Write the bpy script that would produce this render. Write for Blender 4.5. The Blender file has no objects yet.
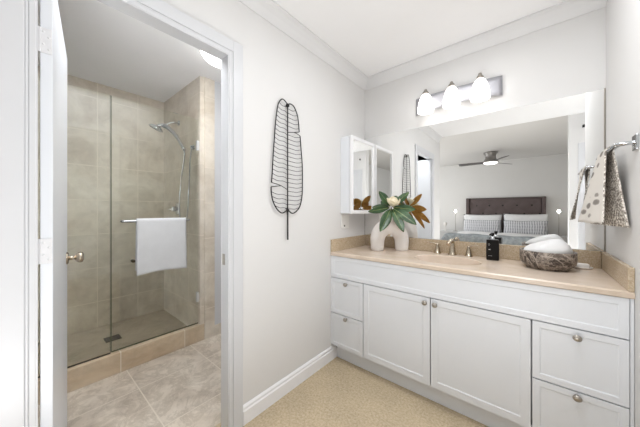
import bpy, bmesh, math, random
from mathutils import Vector, Matrix
R = math.radians
S = bpy.context.scene
COL = S.collection
random.seed(4)

# ------------------------------------------------------------------ camera
cam_d = bpy.data.cameras.new('camera')
cam_d.sensor_width = 36.0
cam_d.lens = 252.9 / 640.0 * 36.0
cam_d.shift_y = -3.1 / 640.0
cam_d.clip_start = 0.02
cam = bpy.data.objects.new('camera', cam_d)
cam.location = (1.248, -2.1555, 1.2)
cam.rotation_euler = (R(90), 0, R(40.15))
COL.objects.link(cam)
S.camera = cam

# ------------------------------------------------------------------ world, light, exposure
W = bpy.data.worlds.new('world'); S.world = W; W.use_nodes = True
W.node_tree.nodes['Background'].inputs[0].default_value = (0.93, 0.96, 1.0, 1)
W.node_tree.nodes['Background'].inputs[1].default_value = 1.0


def area(name, loc, rot, sx, sy, power, color=(1, 1, 1)):
    d = bpy.data.lights.new(name, 'AREA'); d.shape = 'RECTANGLE'; d.size = sx; d.size_y = sy
    d.energy = power; d.color = color
    o = bpy.data.objects.new(name, d); o.location = loc; o.rotation_euler = rot
    COL.objects.link(o); return o


def point(name, loc, radius, power, color=(1, 1, 1)):
    d = bpy.data.lights.new(name, 'POINT'); d.shadow_soft_size = radius; d.energy = power; d.color = color
    o = bpy.data.objects.new(name, d); o.location = loc; COL.objects.link(o); return o


# added fill light standing for daylight at the unseen bedroom window
area('bedroom_left_fill', (-1.86, -4.2, 1.5), (0, R(-90), 0), 1.6, 2.4, 18, (0.94, 0.97, 1.0))
# added fill lights for passage, bathroom and shower room (outside the picture)
point('passage_fill', (2.0, -0.925, 1.7), .06, 6, (0.96, 0.98, 1.0))  # unseen source around the corner, added to brighten the bathroom
area('bathroom_fill', (1.1, -1.15, 2.43), (0, 0, 0), 0.45, 0.9, 8, (0.96, 0.98, 1.0))  # overhead fill, added where neither frame nor mirror shows it
area('shower_fill', (-1.58, -2.43, 0.85), (R(90), 0, R(180)), 0.7, 1.1, 40, (0.97, 0.99, 1.0))  # invented daylight, added behind the door leaf to lift the tiles
area('floor_up_fill', (1.12, -2.36, 0.2), (R(180), 0, 0), 0.7, 0.5, 12.5, (0.97, 0.985, 1.0))  # added upward fill near the floor, evens out ceiling and walls
area('shower_room_fill', (-0.33, -1.75, 2.43), (0, 0, 0), 0.45, 1.1, 11, (0.97, 0.985, 1.0))  # extra fill added above the door header, separate from the visible dome

S.view_settings.view_transform = 'Standard'
S.view_settings.look = 'None'
S.view_settings.gamma = 1.0
S.view_settings.use_curve_mapping = False
S.view_settings.exposure = 0.88

# ------------------------------------------------------------------ materials
MATS = {}


def srgb(r, g, b):
    def f(c):
        c /= 255.0
        return c / 12.92 if c <= 0.04045 else ((c + 0.055) / 1.055) ** 2.4
    return (f(r), f(g), f(b), 1)


class NT:
    def __init__(s, name):
        s.m = bpy.data.materials.new(name); s.m.use_nodes = True
        s.t = s.m.node_tree; s.b = s.t.nodes['Principled BSDF']; s.out = s.t.nodes['Material Output']
        s.tc = s.t.nodes.new('ShaderNodeTexCoord')

    def n(s, kind, **kw):
        x = s.t.nodes.new('ShaderNode' + kind)
        for k, v in kw.items():
            if k in x.inputs.keys():
                x.inputs[k].default_value = v
            else:
                setattr(x, k, v)
        return x

    def l(s, a, b): s.t.links.new(a, b)

    def noise(s, scale, detail=4, rough=.55, vec=None, dist=0):
        x = s.n('TexNoise', Scale=scale, Detail=detail, Roughness=rough, Distortion=dist)
        s.l(vec if vec is not None else s.tc.outputs['Object'], x.inputs['Vector']); return x

    def ramp(s, fac, stops):
        x = s.n('ValToRGB'); e = x.color_ramp.elements
        while len(e) < len(stops): e.new(0.5)
        for i, (p, c) in enumerate(stops): e[i].position = p; e[i].color = c
        s.l(fac, x.inputs['Fac']); return x

    def mix(s, fac, a, b, mode='MIX'):
        x = s.n('MixRGB', blend_type=mode)
        for i, v in enumerate((fac, a, b)):
            if hasattr(v, 'links'): s.l(v, x.inputs[i])
            else: x.inputs[i].default_value = v
        return x.outputs[0]

    def bump(s, h, strength, dist=.002):
        x = s.n('Bump', Strength=strength, Distance=dist); s.l(h, x.inputs['Height'])
        s.l(x.outputs[0], s.b.inputs['Normal'])


def plain(name, col, rough=.5, metal=0.0, noise_amt=0.03, spec=.5, bump=0.0, nscale=6.0):
    k = NT(name)
    n = k.noise(nscale)
    c2 = tuple(max(0, x * (1 - noise_amt * 2)) for x in col[:3]) + (1,)
    r = k.ramp(n.outputs['Fac'], [(.3, c2), (.7, col)])
    k.l(r.outputs[0], k.b.inputs['Base Color'])
    k.b.inputs['Roughness'].default_value = rough
    k.b.inputs['Metallic'].default_value = metal
    k.b.inputs['Specular IOR Level'].default_value = spec
    if bump:
        b = k.noise(nscale * 30); k.bump(b.outputs['Fac'], bump, .001)
    MATS[name] = k.m
    return k.m


def emis(name, col, strength):
    k = NT(name)
    k.b.inputs['Base Color'].default_value = (.9, .9, .9, 1)
    k.b.inputs['Emission Color'].default_value = col
    k.b.inputs['Emission Strength'].default_value = strength
    return k.m


M_wall = plain('wall_paint', srgb(223, 222, 221), .7, noise_amt=.008, bump=.06, nscale=3)
M_ceil = plain('ceiling_paint', srgb(247, 247, 248), .8, noise_amt=.008, bump=.05, nscale=3)
M_bedwall = plain('bedroom_wall_paint', srgb(222, 220, 217), .7, noise_amt=.008, bump=.05, nscale=3)
M_trim = plain('trim_gloss_paint', srgb(210, 211, 214), .35, noise_amt=.006)
M_crown = plain('crown_paint', srgb(226, 226, 227), .45, noise_amt=.006)
M_base = plain('baseboard_paint', srgb(243, 243, 245), .35, noise_amt=.006)
M_door = plain('door_paint', srgb(222, 225, 230), .3, noise_amt=.006)
M_cab = plain('cabinet_paint', srgb(233, 236, 241), .38, noise_amt=.008)
M_satin = plain('satin_plate', srgb(182, 182, 188), .55, .5, .03, nscale=20)
M_nickel = plain('brushed_nickel', srgb(176, 170, 162), .28, 1.0, .05, nscale=40)
M_warmnickel = plain('warm_nickel', srgb(190, 178, 160), .22, 1.0, .05, nscale=40)
M_hingemetal = plain('satin_hinge', srgb(214, 214, 216), .4, .6, .02)
M_chrome = plain('chrome', srgb(205, 208, 212), .1, 1.0, .01)
M_darkmetal = plain('dark_bronze_wire', srgb(48, 46, 46), .5, .6, .1, nscale=30)
M_gap = plain('shadow_gap', srgb(70, 68, 68), .8)
M_black = plain('black_plastic', srgb(16, 15, 15), .3, 0, .05, spec=.3)
M_whitecer = plain('white_ceramic', srgb(238, 234, 230), .45, 0, .02, nscale=9)
M_terry = plain('white_terry', srgb(210, 211, 213), .95, 0, .03, spec=.1, bump=.5, nscale=14)
M_plate = plain('white_plastic', srgb(238, 237, 234), .4, 0, .01)
M_hinge = plain('painted_hinge', srgb(222, 222, 224), .4, 0, .03, nscale=60)
M_bed_white = plain('white_bedding', srgb(240, 240, 240), .9, 0, .03, spec=.1, nscale=10)
M_headboard = plain('taupe_leather', srgb(92, 78, 76), .5, 0, .08, nscale=12)
M_throw = plain('grey_blue_throw', srgb(172, 178, 181), .95, 0, .2, spec=.1, nscale=18)
M_pewter = plain('fan_pewter', srgb(150, 146, 142), .35, .6, .08, nscale=20)
M_blade = plain('fan_blade_grey', srgb(112, 108, 106), .5, .2, .1, nscale=20)
M_drain = plain('drain_dark_metal', srgb(70, 62, 52), .4, .7, .1)
M_cream = plain('cream_petal', srgb(246, 236, 210), .6, 0, .04, nscale=30)
M_stem = plain('green_brown_stem', srgb(96, 92, 50), .7, 0, .1, nscale=30)
M_table = plain('nightstand_grey', srgb(200, 200, 200), .4, 0, .03)
M_shade_glow = emis('frosted_glass_lit', (1.0, .97, .93, 1), 1.7)
M_dome_glow = emis('dome_glass_lit', (1.0, .98, .95, 1), 3.2)
M_bulb = emis('bulb_lit', (1.0, .97, .9, 1), 7.0)
M_fanlight = emis('fan_light_lit', (1.0, .97, .92, 1), 2.0)


def mirror_mat():
    k = NT('silvered_mirror')
    k.b.inputs['Base Color'].default_value = (.93, .935, .93, 1)
    k.b.inputs['Metallic'].default_value = 1
    k.b.inputs['Roughness'].default_value = 0.0
    return k.m


M_mirror = mirror_mat()


def glass_mat():
    k = NT('shower_glass')
    tr = k.n('BsdfTransparent'); tr.inputs[0].default_value = (.966, .976, .95, 1)
    gl = k.n('BsdfGlossy'); gl.inputs['Roughness'].default_value = 0.0
    gl.inputs[0].default_value = (1, 1, 1, 1)
    fr = k.n('Fresnel', IOR=1.5)
    mx = k.n('MixShader')
    k.l(fr.outputs[0], mx.inputs[0]); k.l(tr.outputs[0], mx.inputs[1]); k.l(gl.outputs[0], mx.inputs[2])
    k.l(mx.outputs[0], k.out.inputs['Surface'])
    return k.m


M_glass = glass_mat()
M_glass_edge = plain('glass_green_edge', srgb(88, 96, 74), .2, 0, .03)


def carpet_mat():
    k = NT('beige_carpet')
    n1 = k.noise(75, 5, .8); n2 = k.noise(5, 4, .6)
    a = k.ramp(n1.outputs['Fac'], [(.3, srgb(172, 153, 125)), (.5, srgb(204, 186, 157)), (.72, srgb(226, 211, 186))])
    b = k.ramp(n2.outputs['Fac'], [(.3, (.86, .86, .86, 1)), (.7, (1, 1, 1, 1))])
    k.l(k.mix(1, a.outputs[0], b.outputs[0], 'MULTIPLY'), k.b.inputs['Base Color'])
    k.b.inputs['Roughness'].default_value = .95
    k.b.inputs['Specular IOR Level'].default_value = .1
    k.bump(n1.outputs['Fac'], .6, .004)
    return k.m


M_carpet = carpet_mat()


def tile_mat(name, au, av, cols, bw, bh, grout, offset=.5, rough=.35, rot=0.0, mort=.012, shift=(0, 0, 0), mott=0.0):
    """stone tile; au, av name the world axes that run along the tiles"""
    k = NT(name)
    sep = k.n('SeparateXYZ'); k.l(k.tc.outputs['Object'], sep.inputs[0])
    cmb = k.n('CombineXYZ'); k.l(sep.outputs[au], cmb.inputs[0]); k.l(sep.outputs[av], cmb.inputs[1])
    mp = k.n('Mapping'); mp.inputs['Rotation'].default_value = (0, 0, rot); mp.inputs['Location'].default_value = shift
    k.l(cmb.outputs[0], mp.inputs['Vector'])
    br = k.n('TexBrick', Scale=1.0); br.offset = offset
    br.inputs['Brick Width'].default_value = bw; br.inputs['Row Height'].default_value = bh
    br.inputs['Mortar Size'].default_value = mort * .32; br.inputs['Mortar Smooth'].default_value = .3
    br.inputs['Bias'].default_value = 0.0
    br.inputs['Color1'].default_value = (.92, .92, .92, 1); br.inputs['Color2'].default_value = (1, 1, 1, 1)
    br.inputs['Mortar'].default_value = (1, 1, 1, 1)
    k.l(mp.outputs[0], br.inputs['Vector'])
    n1 = k.noise(2.2, 8, .62, dist=1.2); n2 = k.noise(9, 6, .7, dist=.6)
    a = k.ramp(n1.outputs['Fac'], [(.28, cols[0]), (.5, cols[1]), (.72, cols[2])])
    b = k.ramp(n2.outputs['Fac'], [(.3, (.84, .83, .82, 1)), (.6, (1, 1, 1, 1))])
    c = k.mix(1, a.outputs[0], b.outputs[0], 'MULTIPLY')
    c = k.mix(1, c, br.outputs['Color'], 'MULTIPLY')
    if mott:
        n3 = k.noise(6.5, 9, .75, dist=.7)
        d = k.ramp(n3.outputs['Fac'], [(.40, (1, 1, 1, 1)), (.47, (.78, .76, .73, 1)), (.54, (1, 1, 1, 1))])
        c = k.mix(mott, c, d.outputs[0], 'MULTIPLY')
    c = k.mix(br.outputs['Fac'], c, grout)
    k.l(c, k.b.inputs['Base Color'])
    k.b.inputs['Roughness'].default_value = rough
    return k.m


SBY, FSX, FSY = 0.02, -0.14, -0.20
TC = (srgb(198, 184, 166), srgb(220, 210, 195), srgb(234, 226, 214))
G = srgb(226, 216, 202)
M_tile_back = tile_mat('shower_tile_back', 'Y', 'Z', TC, .33, .33, G, offset=0.0, shift=(SBY, .02, 0))
M_tile_side = tile_mat('shower_tile_side', 'X', 'Z', TC, .33, .33, G, offset=0.0, shift=(.02, .02, 0))
M_tile_front = tile_mat('shower_tile_column', 'Y', 'Z', TC, .33, .33, G, offset=0.0, shift=(.15, .05, 0))
M_curb = tile_mat('curb_travertine', 'Y', 'Z', (srgb(190, 164, 134), srgb(214, 194, 166), srgb(226, 210, 188)), .45, .6, G, shift=(.1, .2, 0))
M_tile_floor = tile_mat('travertine_floor', 'X', 'Y', (srgb(186, 172, 157), srgb(220, 208, 193), srgb(236, 227, 214)), .46, .46, srgb(220, 210, 196), offset=0.0, rot=0.0, shift=(FSX, FSY, 0), mott=1.0)
M_pan = tile_mat('shower_floor_tile', 'X', 'Y', (srgb(168, 154, 132), srgb(190, 176, 154), srgb(206, 194, 174)), .1, .1, srgb(180, 168, 146), offset=.5, rot=R(45))


def marble_counter():
    k = NT('cultured_marble_counter')
    n1 = k.noise(5, 6, .6, dist=.8)
    a = k.ramp(n1.outputs['Fac'], [(.3, srgb(210, 192, 172)), (.6, srgb(225, 208, 192)), (.8, srgb(232, 219, 206))])
    k.l(a.outputs[0], k.b.inputs['Base Color'])
    k.b.inputs['Roughness'].default_value = .22
    return k.m


M_counter = marble_counter()


def splash_mat():
    k = NT('speckled_backsplash')
    n1 = k.noise(140, 3, .7); n2 = k.noise(6, 4)
    a = k.ramp(n1.outputs['Fac'], [(.35, srgb(182, 160, 132)), (.55, srgb(202, 184, 158)), (.7, srgb(216, 202, 180))])
    b = k.ramp(n2.outputs['Fac'], [(.3, (.92, .92, .92, 1)), (.7, (1, 1, 1, 1))])
    k.l(k.mix(1, a.outputs[0], b.outputs[0], 'MULTIPLY'), k.b.inputs['Base Color'])
    k.b.inputs['Roughness'].default_value = .25
    return k.m


M_splash = splash_mat()


def bowl_mat():
    k = NT('brown_veined_marble')
    mp = k.n('Mapping'); mp.inputs['Rotation'].default_value = (.3, .5, .4); k.l(k.tc.outputs['Object'], mp.inputs[0])
    n1 = k.noise(13, 8, .72, vec=mp.outputs[0], dist=2.2)
    w = k.n('TexWave', Scale=5.0, Distortion=14.0, Detail=5.0); w.inputs['Detail Scale'].default_value = 1.6
    k.l(mp.outputs[0], w.inputs['Vector'])
    a = k.ramp(n1.outputs['Fac'], [(.34, srgb(46, 38, 34)), (.47, srgb(84, 73, 66)), (.53, srgb(176, 164, 152)), (.58, srgb(84, 73, 66)), (.67, srgb(128, 116, 107)), (.75, srgb(52, 44, 40))])
    b = k.ramp(w.outputs['Fac'], [(.88, (0, 0, 0, 1)), (.96, (.35, .35, .35, 1)), (1.0, (.6, .6, .6, 1))])
    k.l(k.mix(b.outputs[0], a.outputs[0], srgb(206, 194, 182)), k.b.inputs['Base Color'])
    k.b.inputs['Roughness'].default_value = .3
    return k.m


M_bowl = bowl_mat()


def leafprint_mat():
    k = NT('towel_leaf_print')
    mp = k.n('Mapping'); mp.inputs['Scale'].default_value = (1, .8, 2.0); mp.inputs['Rotation'].default_value = (.35, 0, 0)
    k.l(k.tc.outputs['Object'], mp.inputs[0])
    v = k.n('TexVoronoi', Scale=11.0, Randomness=1.0); k.l(mp.outputs[0], v.inputs['Vector'])
    n = k.noise(60, 3, .6)
    s = k.n('Math', operation='MULTIPLY_ADD'); s.inputs[1].default_value = .16; k.l(n.outputs['Fac'], s.inputs[0]); k.l(v.outputs['Distance'], s.inputs[2])
    a = k.ramp(s.outputs[0], [(.30, srgb(138, 132, 126)), (.40, srgb(164, 158, 152)), (.46, srgb(222, 217, 210))])
    k.l(a.outputs[0], k.b.inputs['Base Color']); k.b.inputs['Roughness'].default_value = .95
    k.b.inputs['Specular IOR Level'].default_value = .1
    return k.m


def stipple_mat():
    k = NT('towel_stipple')
    n = k.noise(110, 2, .6)
    a = k.ramp(n.outputs['Fac'], [(.4, srgb(136, 127, 119)), (.5, srgb(192, 184, 174)), (.6, srgb(242, 236, 228))])
    k.l(a.outputs[0], k.b.inputs['Base Color']); k.b.inputs['Roughness'].default_value = .95
    k.b.inputs['Specular IOR Level'].default_value = .1
    return k.m


M_print = leafprint_mat(); M_stip = stipple_mat()


def leaf_mats():
    k = NT('magnolia_leaf_top')
    n = k.noise(14, 4)
    a = k.ramp(n.outputs['Fac'], [(.3, srgb(40, 66, 40)), (.55, srgb(60, 92, 56)), (.75, srgb(104, 134, 96))])
    k.l(a.outputs[0], k.b.inputs['Base Color']); k.b.inputs['Roughness'].default_value = .3
    k2 = NT('magnolia_leaf_underside')
    n = k2.noise(20, 4)
    a = k2.ramp(n.outputs['Fac'], [(.3, srgb(142, 98, 34)), (.6, srgb(180, 130, 54)), (.8, srgb(208, 164, 88))])
    k2.l(a.outputs[0], k2.b.inputs['Base Color']); k2.b.inputs['Roughness'].default_value = .7
    k3 = plain('leaf_vein', srgb(170, 176, 110), .5)
    return k.m, k2.m, k3


M_leaf, M_under, M_vein = leaf_mats()


def lumbar_mat():
    k = NT('striped_lumbar_fabric')
    w = k.n('TexWave', Scale=7.0, Distortion=3.0, Detail=2.0); w.bands_direction = 'X'; k.l(k.tc.outputs['Object'], w.inputs['Vector'])
    w2 = k.n('TexWave', Scale=4.5, Distortion=1.5, Detail=1.0); w2.bands_direction = 'Z'; k.l(k.tc.outputs['Object'], w2.inputs['Vector'])
    m = k.mix(.2, w.outputs['Color'], w2.outputs['Color'])
    a = k.ramp(m, [(.0, srgb(150, 150, 156)), (.4, srgb(196, 196, 200)), (.8, srgb(226, 226, 228))])
    k.l(a.outputs[0], k.b.inputs['Base Color']); k.b.inputs['Roughness'].default_value = .95
    return k.m


M_lumbar = lumbar_mat()

# ------------------------------------------------------------------ mesh helpers


def bmn(): return bmesh.new()


def merge(bm, tmp, mi=0):
    for f in tmp.faces: f.material_index = mi
    me = bpy.data.meshes.new('tmp'); tmp.to_mesh(me); tmp.free(); bm.from_mesh(me); bpy.data.meshes.remove(me)


def box(bm, x0, x1, y0, y1, z0, z1, bev=0.0, seg=2, mi=0, M=None):
    t = bmn(); bmesh.ops.create_cube(t, size=1)
    for v in t.verts:
        v.co = Vector((x0 + (v.co.x + .5) * (x1 - x0), y0 + (v.co.y + .5) * (y1 - y0), z0 + (v.co.z + .5) * (z1 - z0)))
    if bev: bmesh.ops.bevel(t, geom=list(t.edges), offset=bev, segments=seg, affect='EDGES', profile=.5)
    if M is not None: t.transform(M)
    merge(bm, t, mi); return bm


def frames(pts, closed=False):
    pts = [Vector(p) for p in pts]; n = len(pts); T = []
    for i in range(n):
        if closed: t = pts[(i + 1) % n] - pts[i - 1]
        else: t = pts[min(i + 1, n - 1)] - pts[max(i - 1, 0)]
        T.append(t.normalized())
    up = Vector((0, 0, 1)) if abs(T[0].z) < .9 else Vector((1, 0, 0))
    N = (up - T[0] * up.dot(T[0])).normalized(); out = []
    for i in range(n):
        N = (N - T[i] * N.dot(T[i])).normalized()
        out.append((pts[i], T[i], N, T[i].cross(N)))
    return out


def tube(bm, pts, r, seg=8, closed=False, mi=0, flat=1.0):
    fr = frames(pts, closed); rings = []
    for i, (p, t, n, b) in enumerate(fr):
        rr = r[i] if isinstance(r, (list, tuple)) else r
        rings.append([bm.verts.new(p + n * (rr * math.cos(2 * math.pi * k / seg)) + b * (rr * flat * math.sin(2 * math.pi * k / seg))) for k in range(seg)])
    m = len(rings)
    for i in range(m if closed else m - 1):
        a, c = rings[i], rings[(i + 1) % m]
        for k in range(seg):
            f = bm.faces.new((a[k], a[(k + 1) % seg], c[(k + 1) % seg], c[k])); f.material_index = mi; f.smooth = True
    if not closed:
        for ring, rev in ((rings[0], True), (rings[-1], False)):
            f = bm.faces.new(list(reversed(ring)) if rev else ring); f.material_index = mi
    return bm


def bez(pts, n=8):
    """Catmull-Rom through the points"""
    P = [Vector(p) for p in pts]; P = [P[0] * 2 - P[1]] + P + [P[-1] * 2 - P[-2]]; out = []
    for i in range(1, len(P) - 2):
        for k in range(n):
            t = k / n
            out.append(.5 * ((2 * P[i]) + (P[i + 1] - P[i - 1]) * t + (2 * P[i - 1] - 5 * P[i] + 4 * P[i + 1] - P[i + 2]) * t * t + (3 * P[i] - P[i - 1] - 3 * P[i + 1] + P[i + 2]) * t ** 3))
    out.append(P[-2]); return out


def axis_mat(loc, axis):
    z = Vector(axis).normalized(); x = Vector((0, 0, 1)).cross(z)
    if x.length < 1e-4: x = Vector((1, 0, 0))
    x.normalize(); y = z.cross(x)
    return Matrix.Translation(loc) @ Matrix((x, y, z)).transposed().to_4x4()


def lathe(bm, prof, loc, axis=(0, 0, 1), seg=32, mi=0, sx=1.0, sy=1.0):
    t = bmn(); rings = []
    for r, z in prof:
        if r < 1e-6: rings.append([t.verts.new((0, 0, z))])
        else: rings.append([t.verts.new((r * sx * math.cos(2 * math.pi * k / seg), r * sy * math.sin(2 * math.pi * k / seg), z)) for k in range(seg)])
    for a, c in zip(rings[:-1], rings[1:]):
        for k in range(seg):
            q = [a[0]] if len(a) == 1 else [a[k], a[(k + 1) % seg]]
            w = [c[0]] if len(c) == 1 else [c[(k + 1) % seg], c[k]]
            if len(q) + len(w) > 2:
                f = t.faces.new(q + w); f.smooth = True
    bmesh.ops.recalc_face_normals(t, faces=t.faces)
    t.transform(axis_mat(Vector(loc), axis)); merge(bm, t, mi)
    return bm


def prism(bm, poly, p0, p1, ax_u, ax_v, mi=0):
    """polygon of (u, v) offsets swept straight from p0 to p1"""
    p0, p1, U, V = Vector(p0), Vector(p1), Vector(ax_u), Vector(ax_v)
    t = bmn()
    a = [t.verts.new(p0 + U * u + V * v) for u, v in poly]; b = [t.verts.new(p1 + U * u + V * v) for u, v in poly]; n = len(poly)
    for i in range(n): t.faces.new((a[i], a[(i + 1) % n], b[(i + 1) % n], b[i]))
    t.faces.new(list(reversed(a))); t.faces.new(b)
    bmesh.ops.recalc_face_normals(t, faces=t.faces); merge(bm, t, mi); return bm


def sheet(bm, fn, nu, nv, th, mi=(0, 1)):
    """two-sided cloth or leaf: fn(u, v) gives the surface; side 0 is on the normal side"""
    P = [[Vector(fn(i / nu, j / nv)) for j in range(nv + 1)] for i in range(nu + 1)]
    A = []; B = []
    for i in range(nu + 1):
        ra = []; rb = []
        for j in range(nv + 1):
            du = P[min(i + 1, nu)][j] - P[max(i - 1, 0)][j]; dv = P[i][min(j + 1, nv)] - P[i][max(j - 1, 0)]
            n = du.cross(dv)
            n = n.normalized() if n.length > 1e-12 else Vector((0, 0, 1))
            ra.append(bm.verts.new(P[i][j] + n * th / 2)); rb.append(bm.verts.new(P[i][j] - n * th / 2))
        A.append(ra); B.append(rb)

    def face(vs, m):
        try:
            f = bm.faces.new(vs); f.material_index = m; f.smooth = True
        except ValueError: pass
    for i in range(nu):
        for j in range(nv):
            face((A[i][j], A[i + 1][j], A[i + 1][j + 1], A[i][j + 1]), mi[0])
            face((B[i][j], B[i][j + 1], B[i + 1][j + 1], B[i + 1][j]), mi[1])
    for i in range(nu):
        face((A[i][0], B[i][0], B[i + 1][0], A[i + 1][0]), mi[0]); face((A[i][nv], A[i + 1][nv], B[i + 1][nv], B[i][nv]), mi[0])
    for j in range(nv):
        face((A[0][j], A[0][j + 1], B[0][j + 1], B[0][j]), mi[0]); face((A[nu][j], B[nu][j], B[nu][j + 1], A[nu][j + 1]), mi[0])
    return bm


# ------------------------------------------------------------------ object helpers
BASE = {}


def wl(o):
    return BASE.get(o.name, Vector((0, 0, 0)))


def thing(name, label, cat, loc, group=None):
    o = bpy.data.objects.new(name, None); o.empty_display_size = .05; o.location = loc; COL.objects.link(o)
    BASE[o.name] = Vector(loc)
    o['label'] = label; o['category'] = cat
    if group: o['group'] = group
    return o


def obj(name, bm, mats, parent=None, loc=None, label=None):
    """one mesh object; bm is in world space; loc is the origin (default: that of the parent)"""
    if parent is not None: org = wl(parent)
    else: org = Vector(loc) if loc is not None else Vector((0, 0, 0))
    bmesh.ops.translate(bm, verts=bm.verts, vec=-org)
    me = bpy.data.meshes.new(name); bm.to_mesh(me); bm.free()
    for m in (mats if isinstance(mats, (list, tuple)) else [mats]): me.materials.append(m)
    o = bpy.data.objects.new(name, me); COL.objects.link(o)
    if parent is not None: o.parent = parent
    else: o.location = org
    BASE[o.name] = org
    if label: o['label'] = label
    return o


def tag(o, label, cat, group=None):
    o['label'] = label; o['category'] = cat
    if group: o['group'] = group
    return o


def struct(name, bm, mats, label=None, parent=None):
    o = obj(name, bm, mats, parent)
    if parent is None: o['kind'] = 'structure'
    if label: o['label'] = label
    return o


H = 2.44      # bathroom ceiling
HB = 2.52     # bedroom ceiling
WX = 1.564    # right wall
YO = -2.46    # end of the bathroom
OP0, OP1, OPZ = -2.1185, -1.4445, 2.025   # doorway in the left wall
TW = 0.05

# ------------------------------------------------------------------ setting
b = bmn(); box(b, -.105, 2.6, YO, .0, -.1, 0); box(b, -1.9, 2.6, -6.05, YO, -.1, 0)
struct('floor', b, M_carpet)
b = bmn(); box(b, -1.10, -.105, YO, .0, -.1, 0)
struct('floor_tile', b, M_tile_floor)
b = bmn(); box(b, -2.1, -1.13, YO, -.9, -.1, .06)
struct('floor_shower', b, M_pan)
b = bmn(); box(b, -2.1, 2.7, YO, .1, H, H + .25)
struct('ceiling', b, M_ceil)
b = bmn(); box(b, -2.0, 2.7, -6.15, YO, HB, HB + .15)
struct('ceiling_bedroom', b, M_bedwall)

b = bmn()
box(b, -TW, 0, OP1 + .012, 0, 0, H); box(b, -TW, 0, YO, OP0 - .012, 0, H); box(b, -TW, 0, OP0 - .012, OP1 + .012, OPZ + .012, H)
struct('wall_left', b, M_wall)
b = bmn(); box(b, -2.1, WX + .12, 0, .1, 0, H)
struct('wall_back', b, M_wall)
b = bmn(); box(b, WX, WX + .1, -.77, 0, 0, H, .006)
struct('wall_right', b, M_wall)
b = bmn(); box(b, WX + .1, 2.6, -.85, -.77, 0, H)
struct('wall_passage', b, M_wall)
b = bmn(); box(b, 1.60, 2.6, YO - .12, YO, 0, HB)
struct('wall_front', b, M_wall)
b = bmn(); box(b, -1.9, 0, YO - .12, YO, 0, HB)
struct('wall_front_left', b, M_wall)
b = bmn(); box(b, -2.0, 2.7, -6.15, -6.05, 0, HB)
struct('wall_bedroom', b, M_bedwall)


def window_wall(name, wname, x0, x1, y0, y1, wy0, wy1, wz0, wz1, h):
    b = bmn()
    box(b, x0, x1, y0, wy0, 0, h); box(b, x0, x1, wy1, y1, 0, h); box(b, x0, x1, wy0, wy1, 0, wz0); box(b, x0, x1, wy0, wy1, wz1, h)
    struct(name, b, M_bedwall)
    b = bmn(); w = .05
    for a in ((wy0, wy0 + w, wz0, wz1), (wy1 - w, wy1, wz0, wz1), (wy0, wy1, wz0, wz0 + w), (wy0, wy1, wz1 - w, wz1), ((wy0 + wy1) / 2 - w / 2, (wy0 + wy1) / 2 + w / 2, wz0, wz1)):
        box(b, x0 + .02, x1 - .02, a[0], a[1], a[2], a[3])
    struct(wname, b, M_trim)


window_wall('wall_bedroom_left', 'window_1', -2.0, -1.9, -6.15, YO, -5.4, -3.0, .7, 2.3, HB)
b = bmn(); box(b, 2.6, 2.7, -6.15, YO, 0, HB); struct('wall_bedroom_right', b, M_bedwall)
b = bmn(); box(b, 2.6, 2.7, YO, -.77, 0, H); struct('wall_passage_right', b, M_wall)

b = bmn()
for a in ((-1.95, -1.91, .28, 1.42), (-1.25, -1.21, .28, 1.42), (-1.95, -1.21, .28, .32), (-1.95, -1.21, 1.38, 1.42)): box(b, a[0], a[1], YO, YO + .02, a[2], a[3])
struct('shower_fill_frame', b, M_trim)  # invented frame, dresses the added shower fill light as a window
# shower room shell
b = bmn(); box(b, -2.1, -2.0, YO, -.98, 0, H)
struct('wall_shower_back', b, M_tile_back)
b = bmn(); box(b, -2.0, -1.095, -1.09, -.98, 0, H)
struct('wall_shower_right', b, M_tile_side)
b = bmn(); box(b, -1.16, -1.085, -1.05, -.955, 0, H)
struct('wall_shower_column', b, M_tile_front)
b = bmn(); box(b, -1.16, -1.092, -.955, 0, 0, H)
struct('wall_shower_front', b, M_trim)
b = bmn(); box(b, -1.092, -1.082, -.953, -.001, 0, .10, .002)
struct('baseboard_shower', b, M_tile_front)
b = bmn(); box(b, -2.1, -TW, YO - .05, YO, 0, H)
struct('wall_shower_left', b, M_wall)
b = bmn(); box(b, -1.165, -1.087, YO + .002, -1.051, 0, .148, .004)
struct('trim_1', b, M_curb)

# doorway: jamb and casing
b = bmn()
box(b, -TW - .012, .012, OP1, OP1 + .012, 0, OPZ + .012); box(b, -TW - .012, .012, OP0 - .012, OP0, 0, OPZ + .012)
box(b, -TW - .012, .012, OP0, OP1, OPZ, OPZ + .012)
for (d0, d1, t) in ((.004, .020, .0145), (.020, .028, .0128), (.028, .088, .016)):
    bv = .0025
    box(b, 0, t, OP1 + d0, OP1 + d1, 0, OPZ + d1, bv); box(b, 0, t, OP0 - d1, OP0 - d0, 0, OPZ + d1, bv)
    box(b, 0, t, OP0 - d0 - .001, OP1 + d0 + .001, OPZ + d0, OPZ + d1, bv)
struct('trim_2', b, M_trim)
b = bmn(); box(b, -.046, -.02, OP1 - .0015, OP1 + .003, .905, .965, .001)
tag(obj('strike_plate', b, M_nickel, loc=(-.033, OP1, .935)), 'dark metal strike plate on the right door jamb', 'strike plate')

# baseboard along left wall
prof = [(0, 0), (.016, 0), (.016, .075), (.011, .082), (.011, .095), (.004, .105), (0, .105)]
b = bmn(); prism(b, prof, (0, OP1 + .09, 0), (0, -.479, 0), (1, 0, 0), (0, 0, 1))
struct('baseboard_left', b, M_base)
b = bmn(); prism(b, prof, (0, YO, 0), (0, OP0 - .089, 0), (1, 0, 0), (0, 0, 1))
struct('baseboard_left_front', b, M_trim)
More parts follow.
